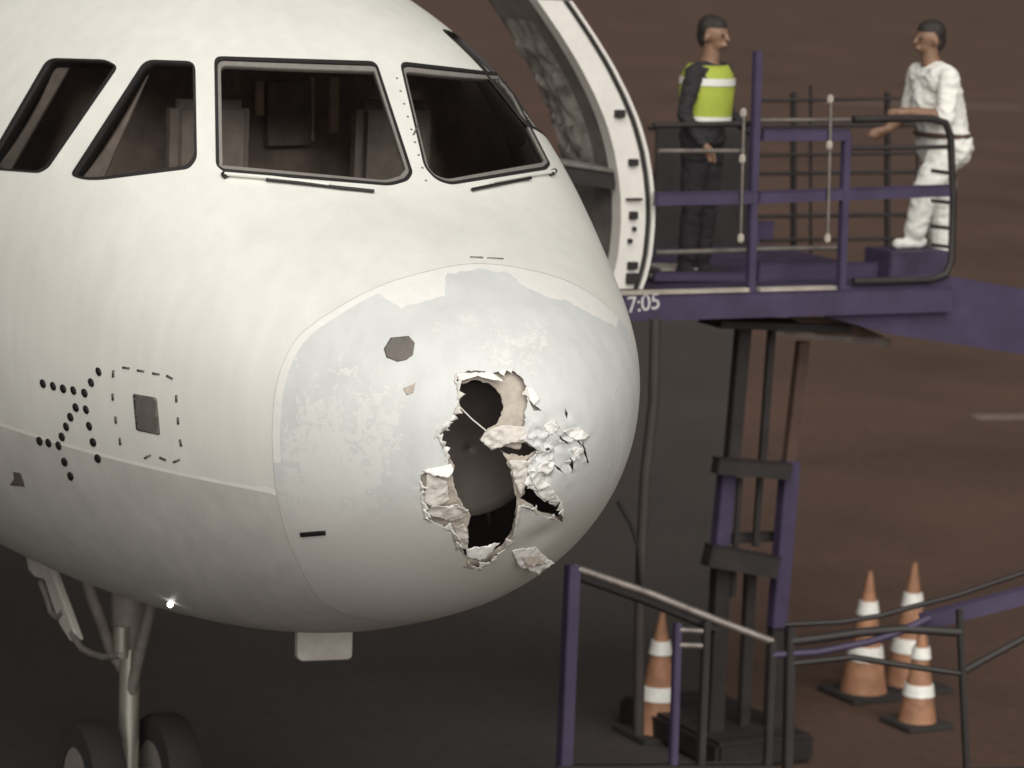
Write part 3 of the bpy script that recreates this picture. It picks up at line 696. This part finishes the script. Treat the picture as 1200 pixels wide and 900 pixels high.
# belly plate and lamp
pl = [at_x(x, y, 2.75) for x, y in [(345, 728), (410, 730), (409, 768), (404, 771), (350, 773), (345, 769)]]
bm = bmesh.new(); bm.faces.new([bm.verts.new(p) for p in pl]); o = from_bm('belly_plate', bm, air, ('geardoor',), sm=False)
md = o.modifiers.new('t', 'SOLIDIFY'); md.thickness = .05; md = o.modifiers.new('b', 'BEVEL'); md.width = .008
o = plate('drain_pipe', [(374, 752), (380, 752), (380, 760), (374, 760)], 'dark') if False else None
em = bpy.data.materials.new('lit lamp'); em.use_nodes = True; em.node_tree.nodes['Principled BSDF'].inputs['Emission Color'].default_value = (1, .98, .92, 1); em.node_tree.nodes['Principled BSDF'].inputs['Emission Strength'].default_value = 6
h = hit(201, 705, 250, 600); p = Vector(surf(h[None])[0]); n_ = Vector(normals(h[None])[0])
bm = bmesh.new(); bmesh.ops.create_icosphere(bm, subdivisions=2, radius=.017, matrix=Matrix.Translation(p+n_*.018)); from_bm('belly_lamp', bm, air, (em,))

# ------------------------------------------------------------------ boarding platform
DK = TIP+.10
A0 = at_z(742, 344, DK); XP = A0.x                       # front edge of the deck runs across at x = XP
def pp(px_, py_, dx=0): return at_x(px_, py_, XP+dx)
yl, yr = pp(700, 345).y, pp(1112, 335).y
plat = thing('boarding_platform', 'purple steel boarding platform with guard rails beside the open door', 'platform', (XP+1, (yl+yr)/2, 0))
DEP = 2.3
bm = bmesh.new(); add_box(bm, (XP+DEP/2, (yl+yr)/2, DK-.03), (DEP, abs(yr-yl), .06)); from_bm('deck', bm, plat, ('deck',), sm=False)
beam_part('edge_beam', (XP-.03, yl, DK-.09), (XP-.03, yr, DK-.09), .06, .17, 'purple', plat)
beam_part('toe_strip', (XP-.035, yl, DK+.012), (XP-.035, pp(872, 340).y, DK+.012), .05, .022, 'pale_steel', plat)
beam_part('toe_strip', (XP-.035, pp(886, 340).y, DK+.012), (XP-.035, pp(974, 340).y, DK+.012), .05, .022, 'pale_steel', plat)
beam_part('kick_board', (XP+DEP, yl, DK+.10), (XP+DEP, yr, DK+.10), .02, .16, 'purple', plat)
def hrail(nm, x0, x1, y, r, m_, dx=0.0, y1=None):
    a, b = pp(x0, y, dx), pp(x1, y1 if y1 is not None else y, dx); return tube_part(nm, [a, b], r, m_, plat)
def hbeam(nm, x0, x1, y, w_, h_, m_, dx=0.0, y1=None):
    a, b = pp(x0, y, dx), pp(x1, y1 if y1 is not None else y, dx); return beam_part(nm, a, b, w_, h_, m_, plat)
def post(px_, y0, y1, w_, m_, dx=0.0, px1=None):
    a, b = pp(px_, y0, dx), pp(px1 if px1 else px_, y1, dx); return beam_part('post', a, b, w_, w_, m_, plat, upv=(1, 0, 0))
# front guard rail
post(888, 60, 344, .055, 'purple', px1=879)
post(992, 156, 352, .055, 'purple', px1=985)
hbeam('rail', 893, 994, 158, .05, .075, 'purple')
hbeam('rail', 768, 884, 233, .05, .085, 'purple', y1=231)
hbeam('rail', 888, 1114, 231, .05, .08, 'purple', dx=.004, y1=223)
hrail('rail', 772, 872, 177, .016, 'steel')
hrail('rail', 996, 1112, 174, .016, 'darksteel', y1=172)
hrail('rail', 768, 880, 296, .018, 'steel', .3, 293)
hrail('rail', 884, 985, 292, .018, 'steel', .3, 290)
hrail('rail', 766, 884, 147, .02, 'darksteel', .1, 145)
hrail('rail', 890, 1050, 141, .014, 'steel', .1, 140)
hbeam('kick_board', 888, 1100, 318, .03, .13, 'purple', .45)
hbeam('kick_board', 766, 884, 324, .03, .06, 'purple', .45)
hbeam('pale_board', 764, 806, 313, .25, .02, 'pale_steel', .8)
hbeam('pale_board', 764, 818, 324, .12, .02, 'pale_steel', .55)
# dark end loop round the right end of the platform
def loop(y_top, y_bot, r):
    pts = [(1000, y_top+1), (1050, y_top), (1092, y_top), (1108, y_top+5), (1114, y_top+20), (1117, (y_top+y_bot)/2), (1115, y_bot-22), (1108, y_bot-6), (1090, y_bot), (1000, y_bot+2)]
    tube_part('end_loop', [pp(x, y, -.02) for x, y in pts], r, 'darksteel', plat)
loop(139, 328, .026)
for y in (203, 238, 268, 290): hrail('rail', 1092, 1117, y-3, .014, 'darksteel', -.02, y)
# far guard rail
for x in (800, 930, 1040): post(x, 108, 300, .04, 'darksteel', DEP)
for y in (150, 205, 255): hrail('rail', 760, 1108, y, .016, 'darksteel', DEP, y-4)
# small pale clamps
for (x, y0, y1) in [(870, 128, 283), (972, 112, 283)]:
    tube_part('latch_rod', [pp(x+2, y0, -.045), pp(x-2, y1, -.045)], .010, 'steel', plat)
    for y in (y0+4, y0+58, y1-4):
        p = pp(x+1-(y-y0)*.02, y, -.05); bm = bmesh.new(); add_box(bm, p, (.035, .04, .06), bev=.01); from_bm('clamp', bm, plat, ('pale_steel',))
beam_part('dark_panel', pp(766, 228, DEP-.05), pp(884, 224, DEP-.05), .02, 1.02, 'darksteel', plat)  # flat dark panel just inside the far rail
for y in (118, 182, 282): hrail('rail', 892, 1108, y, .013, 'darksteel', DEP-.02, y-3)
for x in (950, 1075): post(x, 100, 300, .022, 'darksteel', DEP)
# tapered side girder of the ramp leading off to the right
bm = bmesh.new()
prof = [pp(930, 345, .01), pp(1000, 334, .01), pp(1104, 322, .01), pp(1210, 341, .01), pp(1420, 372, .01), pp(1420, 452, .01), pp(1210, 417, .01), pp(1040, 391, .01), pp(968, 371, .01)]
fr_ = [bm.verts.new(p) for p in prof]; bk = [bm.verts.new(p+Vector((.12, 0, 0))) for p in prof]
bm.faces.new(fr_); bm.faces.new(bk[::-1])
for i in range(len(fr_)): bm.faces.new((fr_[i], fr_[(i+1) % len(fr_)], bk[(i+1) % len(fr_)], bk[i]))
from_bm('ramp_girder', bm, plat, ('purple',), sm=False)
# stencil
cu = bpy.data.curves.new('stencil', 'FONT'); cu.body = '7:05'; cu.size = .155; cu.extrude = .002; cu.space_character = .95
to = bpy.data.objects.new('stencil', cu); C.objects.link(to)
bpy.context.view_layer.update()
me = bpy.data.meshes.new_from_object(to.evaluated_get(bpy.context.evaluated_depsgraph_get())); bpy.data.objects.remove(to)
o = link('stencil_marking', me, plat, ('marking',))
tp = pp(735, 367, -.064)
o.matrix_local = Matrix.Translation(tp-Vector(plat.location)) @ Matrix(((0, 0, -1, 0), (-1, 0, 0, 0), (0, 1, 0, 0), (0, 0, 0, 1))) @ Matrix.Rotation(math.radians(6), 4, 'Z')
# lifting mast under the deck
def col(p0, p1, w_, m_, dx=.5): return beam_part('mast_column', pp(*p0, dx), pp(*p1, dx), w_, w_*.8, m_, plat, upv=(1, 0, 0), bev=.005)
col((872, 372), (857, 545), .10, 'darksteel'); col((853, 545), (842, 655), .115, 'purple', .56); col((867, 560), (858, 700), .04, 'darksteel', .5)
col((905, 376), (893, 545), .055, 'darksteel'); col((891, 555), (885, 640), .045, 'darksteel')
col((941, 400), (924, 545), .085, 'brownsteel'); col((926, 540), (910, 735), .12, 'purple', .48)
col((845, 655), (834, 905), .12, 'darksteel', .55); col((880, 655), (868, 905), .08, 'darksteel', .6); col((910, 735), (902, 905), .11, 'darksteel', .5)
beam_part('mast_crosspiece', pp(838, 545, .42), pp(924, 552, .42), .10, .11, 'darksteel', plat)
beam_part('mast_crosspiece', pp(840, 632, .62), pp(912, 628, .62), .06, .06, 'darksteel', plat)
beam_part('mast_crosspiece', pp(828, 650, .40), pp(908, 664, .40), .12, .15, 'darksteel', plat)
beam_part('under_beam', pp(832, 377, .4), pp(984, 382, .4), .3, .05, 'darksteel', plat)
beam_part('strut', pp(908, 388, .35), pp(1042, 402, .35), .05, .045, 'steel', plat)
bm = bmesh.new(); bm.faces.new([bm.verts.new(pp(x, y, .3)) for x, y in [(925, 372), (985, 372), (1040, 396), (960, 392)]])
o = from_bm('gusset', bm, plat, ('brownsteel',), sm=False); o.modifiers.new('t', 'SOLIDIFY').thickness = .03
tube_part('hydraulic_hose', [pp(x, y, -.2) for x, y in [(768, 374), (766, 470), (756, 560), (752, 640), (750, 700), (748, 860)]], .038, 'hose', plat)
tube_part('hydraulic_hose', [pp(x, y, -.25) for x, y in [(724, 588), (738, 612), (748, 640), (752, 690)]], .014, 'darksteel', plat)
# chassis on the ground under the mast
cz_ = at_x(870, 905, XP+.5)
bm = bmesh.new(); add_box(bm, (XP+.9, cz_.y, .11), (1.4, .8, .2), bev=.03); from_bm('mast_base', bm, plat, ('darksteel',))

# ------------------------------------------------------------------ low handrail stand in front of the cones
def td(px_, py_, D=21.6): return at_d(px_, py_, D)
hr = thing('handrail_stand', 'low maintenance steps with a sloping grey handrail and purple post below the nose', 'steps', (td(760, 900).x, td(760, 900).y, 0))
beam_part('post', td(671, 662), td(660, 925), .085, .085, 'purple', hr, upv=(1, 0, 0))
beam_part('post', td(794, 730), td(788, 925), .05, .05, 'purple', hr, upv=(1, 0, 0))
tube_part('handrail', [td(672, 665), td(760, 695), td(840, 727), td(906, 752)], .027, 'steel', hr)
tube_part('lower_rail', [td(672, 674, 21.7), td(760, 705, 21.7), td(840, 738, 21.7)], .03, 'darksteel', hr)
tube_part('rung', [td(793, 756), td(826, 757)], .02, 'steel', hr)
tube_part('rung', [td(793, 738), td(826, 740)], .02, 'steel', hr)
beam_part('post', td(828, 728), td(820, 925), .05, .05, 'darksteel', hr, upv=(1, 0, 0))
beam_part('base_rail', td(655, 905), td(905, 905), .1, .1, 'darksteel', hr)
beam_part('post', td(905, 750), td(898, 925), .05, .05, 'darksteel', hr, upv=(1, 0, 0))

tc_ = thing('guard_barrier', 'low barrier of dark curved rails and a purple bar before the cones', 'barrier', (td(1080, 900).x, td(1080, 900).y, 0))
tube_part('rail', [td(x, y) for x, y in [(920, 732), (985, 729), (1030, 722), (1066, 712), (1120, 698), (1200, 671), (1330, 630)]], .018, 'darksteel', tc_)
beam_part('side_bar', td(1080, 729, 21.9), td(1330, 664, 21.9), .05, .10, 'purple', tc_)
tube_part('rail', [td(x, y) for x, y in [(1131, 786), (1150, 775), (1200, 748), (1330, 700)]], .025, 'darksteel', tc_)
tube_part('rail', [td(x, y) for x, y in [(905, 768), (960, 764), (1020, 752), (1050, 742), (1090, 724)]], .024, 'purple', tc_)
beam_part('post', td(1124, 714), td(1134, 925), .04, .04, 'darksteel', tc_, upv=(1, 0, 0))
beam_part('post', td(926, 735), td(922, 925), .06, .06, 'darksteel', tc_, upv=(1, 0, 0))
tube_part('rail', [td(x, y) for x, y in [(926, 752), (960, 748), (1010, 741), (1060, 737), (1126, 741)]], .03, 'darksteel', tc_)
tube_part('rail', [td(x, y) for x, y in [(926, 778), (1000, 770), (1060, 780), (1130, 790)]], .02, 'darksteel', tc_)
beam_part('base_bar', td(915, 915), td(1330, 905), .08, .08, 'darksteel', tc_)
beam_part('post', td(1310, 635), td(1318, 910), .05, .05, 'darksteel', tc_, upv=(1, 0, 0))

# ------------------------------------------------------------------ traffic cones
def make_cone(label, tip_px, height, base_y, tilt=(0, 0)):
    b = at_z(tip_px[0]-2, base_y, 0)
    t = thing('traffic_cone', label, 'traffic cone', (b.x, b.y, 0), 'traffic cones standing on the apron behind the rails')
    H = height; R0, R1 = .155*H/.8, .018
    def rr(z): return R0+(R1-R0)*(z/H)
    def seg(nm, z0, z1, m_, e=0):
        bm = bmesh.new(); add_tube(bm, [(b.x, b.y, z0), (b.x, b.y, z1)], [rr(z0)+e, rr(z1)+e], 24); from_bm(nm, bm, t, (m_,))
    bm = bmesh.new(); add_box(bm, (b.x, b.y, .02), (.42*H/.8, .42*H/.8, .04), bev=.012); from_bm('base', bm, t, ('conebase',))
    seg('body', .04, H, 'orange'); seg('reflective_band', H*.66, H*.765, 'reflective', .014); seg('reflective_band', H*.30, H*.41, 'reflective', .010)
    return t
def cone_h(px_, y_tip, y_base):
    b = at_z(px_, y_base, 0); d = (b-CAM).dot(fw); return (y_base-y_tip)*d/FPX/math.cos(PITCH)
make_cone('tallest orange cone with white bands, its sharp tip highest of all', (1065, 658), cone_h(1065, 658, 806), 806)
make_cone('orange cone with white bands left of the tallest cone', (1013, 668), cone_h(1013, 668, 815), 815)
make_cone('shorter orange cone low in front of the tallest cone', (1076, 728), cone_h(1076, 728, 850), 850)
make_cone('small orange cone left of the other cones beneath the grey handrail', (771, 716), cone_h(771, 714, 862), 862)

# ------------------------------------------------------------------ people on the platform
def person(label, base, face, J, mats, group='people standing on the platform'):
    """J: capsules (a, b, ra, rb, material index) in a local frame: x forward, y left, z up."""
    t = thing('person', label, 'person', base, group)
    c, s = math.cos(face), math.sin(face)
    def W(p): return Vector((base[0]+p[0]*c-p[1]*s, base[1]+p[0]*s+p[1]*c, base[2]+p[2]))
    bm = bmesh.new(); segs = []
    for a, b, ra, rb, mi_ in J:
        A, B = W(a), W(b); segs.append((np.array(A), np.array(B), ra, rb, mi_))
        if (B-A).length > 1e-4: add_tube(bm, [A, A.lerp(B, .5), B], [ra, (ra+rb)/2, rb], 12)
        for P_, r_ in ((A, ra), (B, rb)): bmesh.ops.create_icosphere(bm, subdivisions=2, radius=r_, matrix=Matrix.Translation(P_))
    me = bpy.data.meshes.new('body'); bm.to_mesh(me); bm.free(); tmp = bpy.data.objects.new('tmp', me); C.objects.link(tmp)
    r = tmp.modifiers.new('r', 'REMESH'); r.mode = 'VOXEL'; r.voxel_size = .0095
    sm_ = tmp.modifiers.new('s', 'SMOOTH'); sm_.iterations = 4; sm_.factor = .5
    me2 = bpy.data.meshes.new_from_object(tmp.evaluated_get(bpy.context.evaluated_depsgraph_get())); bpy.data.objects.remove(tmp)
    me2.name = 'body'; me2.materials.clear()
    cs = np.array([tuple(p.center) for p in me2.polygons]); best = np.full(len(cs), 9.0); idx = np.zeros(len(cs), np.int32)
    for A, B, ra, rb, mi_ in segs:
        d = B-A; L2 = max(d@d, 1e-9); tt_ = np.clip(((cs-A)@d)/L2, 0, 1); dist = np.linalg.norm(cs-(A+tt_[:, None]*d), axis=1)-(ra+(rb-ra)*tt_)
        k = dist < best; best[k] = dist[k]; idx[k] = mi_
    me2.polygons.foreach_set('material_index', idx)
    cloth = {v for p in me2.polygons if p.material_index in (0, 1) for v in p.vertices}
    nv = [v.normal.copy() for v in me2.vertices]
    for v in cloth:
        co = me2.vertices[v].co; k_ = noise.noise(Vector((co.x*7, co.y*7, co.z*13)))+.5*noise.noise(Vector((co.x*16, co.y*16, co.z*26+5)))
        me2.vertices[v].co = co+nv[v]*((1-2*abs(k_))*.009-.004)
    for p in me2.polygons: p.use_smooth = True
    o = link('body', me2, t, mats)
    return t, W, o
def hand(J, w, d, n, mi_):
    """palm + five fingers from wrist w along d, spread along n"""
    w, d, n = Vector(w), Vector(d).normalized(), Vector(n).normalized(); b = d.cross(n)
    J.append((w, w+d*.075, .026, .032, mi_))
    for k, (off, L) in enumerate([(-.027, .062), (-.009, .075), (.009, .07), (.026, .055)]):
        p0 = w+d*.085+n*off; p1 = p0+d*L*.55+b*.008; p2 = p1+d*L*.4+b*.026
        J.append((p0, p1, .0105, .0098, mi_)); J.append((p1, p2, .0098, .0085, mi_))
    p0 = w+d*.03-n*.028; p1 = p0+d*.035-n*.026+b*.012; J.append((p0, p1, .0125, .0105, mi_)); J.append((p1, p1+d*.03+b*.014, .0105, .009, mi_))
def head(J, z, x0, mi_s, mi_h):
    J += [((x0, 0, z-.17), (x0+.01, 0, z-.06), .062, .06, mi_s), ((x0+.02, 0, z+.02), (x0+.03, 0, z+.02), .088, .085, mi_s), ((x0+.045, 0, z-.045), (x0+.05, 0, z-.05), .058, .052, mi_s),
          ((x0+.115, 0, z+.012), (x0+.128, 0, z-.022), .012, .016, mi_s), ((x0+.105, 0, z-.062), (x0+.107, 0, z-.066), .02, .018, mi_s),
          ((x0+.01, .088, z), (x0+.008, .09, z-.03), .016, .014, mi_s), ((x0+.01, -.088, z), (x0+.008, -.09, z-.03), .016, .014, mi_s),
          ((x0-.015, 0, z+.055), (x0+.03, 0, z+.06), .092, .078, mi_h), ((x0-.045, 0, z+.0), (x0-.045, 0, z-.03), .07, .06, mi_h)]
def face_bits(t, W, z, x0):
    for sy in (-1, 1):
        bm = bmesh.new(); bmesh.ops.create_icosphere(bm, subdivisions=2, radius=.011, matrix=Matrix.Translation(W((x0+.105, sy*.033, z+.008)))); from_bm('eye', bm, t, ('black',))
    bm = bmesh.new(); add_tube(bm, [W((x0+.112, -.024, z-.066)), W((x0+.124, 0, z-.067)), W((x0+.112, .024, z-.066))], .006, 6); from_bm('mouth', bm, t, ('brownsteel',))

# -- worker in white, stepping towards the left with one foot raised
pb_ = at_z(1106, 322, DK)
left_dir = math.atan2(1.0, .1)               # faces the aircraft (image left)
J = []
J += [((-.02, -.10, .09), (.0, -.10, .50), .085, .10, 0), ((.0, -.10, .50), (.06, -.09, .95), .105, .135, 0),       # rear leg
      ((-.07, -.10, .04), (.11, -.10, .035), .045, .036, 0),
      ((.31, .10, .32), (.24, .10, .62), .078, .092, 0), ((.24, .10, .62), (.06, .09, .95), .10, .135, 0),           # raised leg
      ((.26, .10, .25), (.44, .10, .235), .045, .036, 0),
      ((.06, -.07, .92), (.06, .07, .92), .175, .175, 0), ((.07, 0, 1.0), (.15, 0, 1.27), .175, .19, 0), ((.18, -.11, 1.38), (.18, .11, 1.38), .13, .13, 0),
      ((.18, -.22, 1.41), (.20, -.28, 1.14), .08, .068, 0), ((.20, -.28, 1.14), (.40, -.20, 1.02), .056, .04, 2),
      ((.18, .22, 1.41), (.22, .28, 1.14), .08, .068, 0), ((.22, .28, 1.14), (.42, .12, 1.16), .056, .04, 2),
      ((.19, 0, 1.46), (.22, 0, 1.54), .07, .06, 2)]
hand(J, (.40, -.20, 1.02), (1, .1, -.3), (0, 0, 1), 2); hand(J, (.42, .12, 1.16), (1, -.2, -.1), (0, 0, 1), 2)
head(J, 1.66, .22, 2, 3)
t, W, o = person('person in white overalls stepping along the platform at its right end', pb_, left_dir, J, ('coverall', 'black', 'skin', 'hair'))
face_bits(t, W, 1.66, .22)
bm = bmesh.new(); add_tube(bm, [W((.075+.19*math.cos(a), .215*math.sin(a), 1.0)) for a in np.linspace(0, 2*math.pi, 25)], .018, 8, cap=False); from_bm('belt', bm, t, ('brownsteel',))
# step box under the raised foot
st_p = W((.36, .10, .095)); bm = bmesh.new()
add_box(bm, (st_p.x, st_p.y, DK+.10), (.34, .5, .20), bev=.01); o = from_bm('step_box', bm, None, ('deck',)); o['label'] = 'low dark purple step box under the worker in white'; o['category'] = 'step'

# -- worker in a lime vest and dark trousers
pv = at_z(815, 326, DK); pv = Vector((pv.x, pv.y, DK))
fd = math.atan2(-.5, -.9)
J = []
for sy in (-1, 1):
    J += [((-.02, sy*.10, .09), (.0, sy*.10, .50), .06, .075, 1), ((0, sy*.10, .50), (0, sy*.09, .93), .078, .11, 1), ((-.06, sy*.10, .04), (.13, sy*.115, .035), .045, .036, 0)]
J += [((0, -.06, .97), (0, .06, .97), .135, .135, 1), ((0, 0, 1.02), (.02, 0, 1.28), .14, .16, 0), ((.02, -.10, 1.38), (.02, .10, 1.38), .11, .11, 0),
      ((.02, -.2, 1.41), (.0, -.26, 1.13), .065, .052, 0), ((.0, -.26, 1.13), (.16, -.27, .95), .046, .036, 0),
      ((.02, .2, 1.41), (.02, .27, 1.13), .065, .052, 0), ((.02, .27, 1.13), (.22, .26, 1.02), .046, .036, 0), ((.02, 0, 1.46), (.03, 0, 1.54), .068, .06, 2)]
hand(J, (.16, -.27, .95), (.7, 0, -.6), (0, 0, 1), 2); hand(J, (.22, .26, 1.02), (.9, -.1, -.2), (0, 0, 1), 2)
head(J, 1.66, .03, 2, 3)
t, W, o = person('person in dark clothes and a lime vest with white tape behind the railing', pv, fd, J, ('trousers', 'trousers', 'skin', 'hair'))
face_bits(t, W, 1.66, .03)
# vest shell
bm = bmesh.new(); rings = []
prof = [(1.09, .165, .175), (1.12, .168, .178), (1.2, .172, .182), (1.3, .178, .19), (1.4, .16, .185), (1.46, .12, .16)]
for z, rx, ry in prof: rings.append([bm.verts.new(W((.012+rx*math.cos(a), (ry)*math.sin(a), z))) for a in np.linspace(0, 2*math.pi, 33)[:-1]])
for a, b in zip(rings[:-1], rings[1:]):
    for k in range(32): bm.faces.new((a[k], a[(k+1) % 32], b[(k+1) % 32], b[k]))
v_ = from_bm('vest', bm, t, ('vest',)); v_.modifiers.new('t', 'SOLIDIFY').thickness = -.008
def tape(z, rx, ry, h_):
    bm = bmesh.new(); R_ = [[bm.verts.new(W((.012+(rx+.012)*math.cos(a), (ry+.012)*math.sin(a), z+dz))) for a in np.linspace(0, 2*math.pi, 33)[:-1]] for dz in (0, h_)]
    for k in range(32): bm.faces.new((R_[0][k], R_[0][(k+1) % 32], R_[1][(k+1) % 32], R_[1][k]))
    o = from_bm('reflective_tape', bm, None, ('tape',)); o.parent = v_
tape(1.09, .165, .175, .03); tape(1.33, .178, .19, .05)
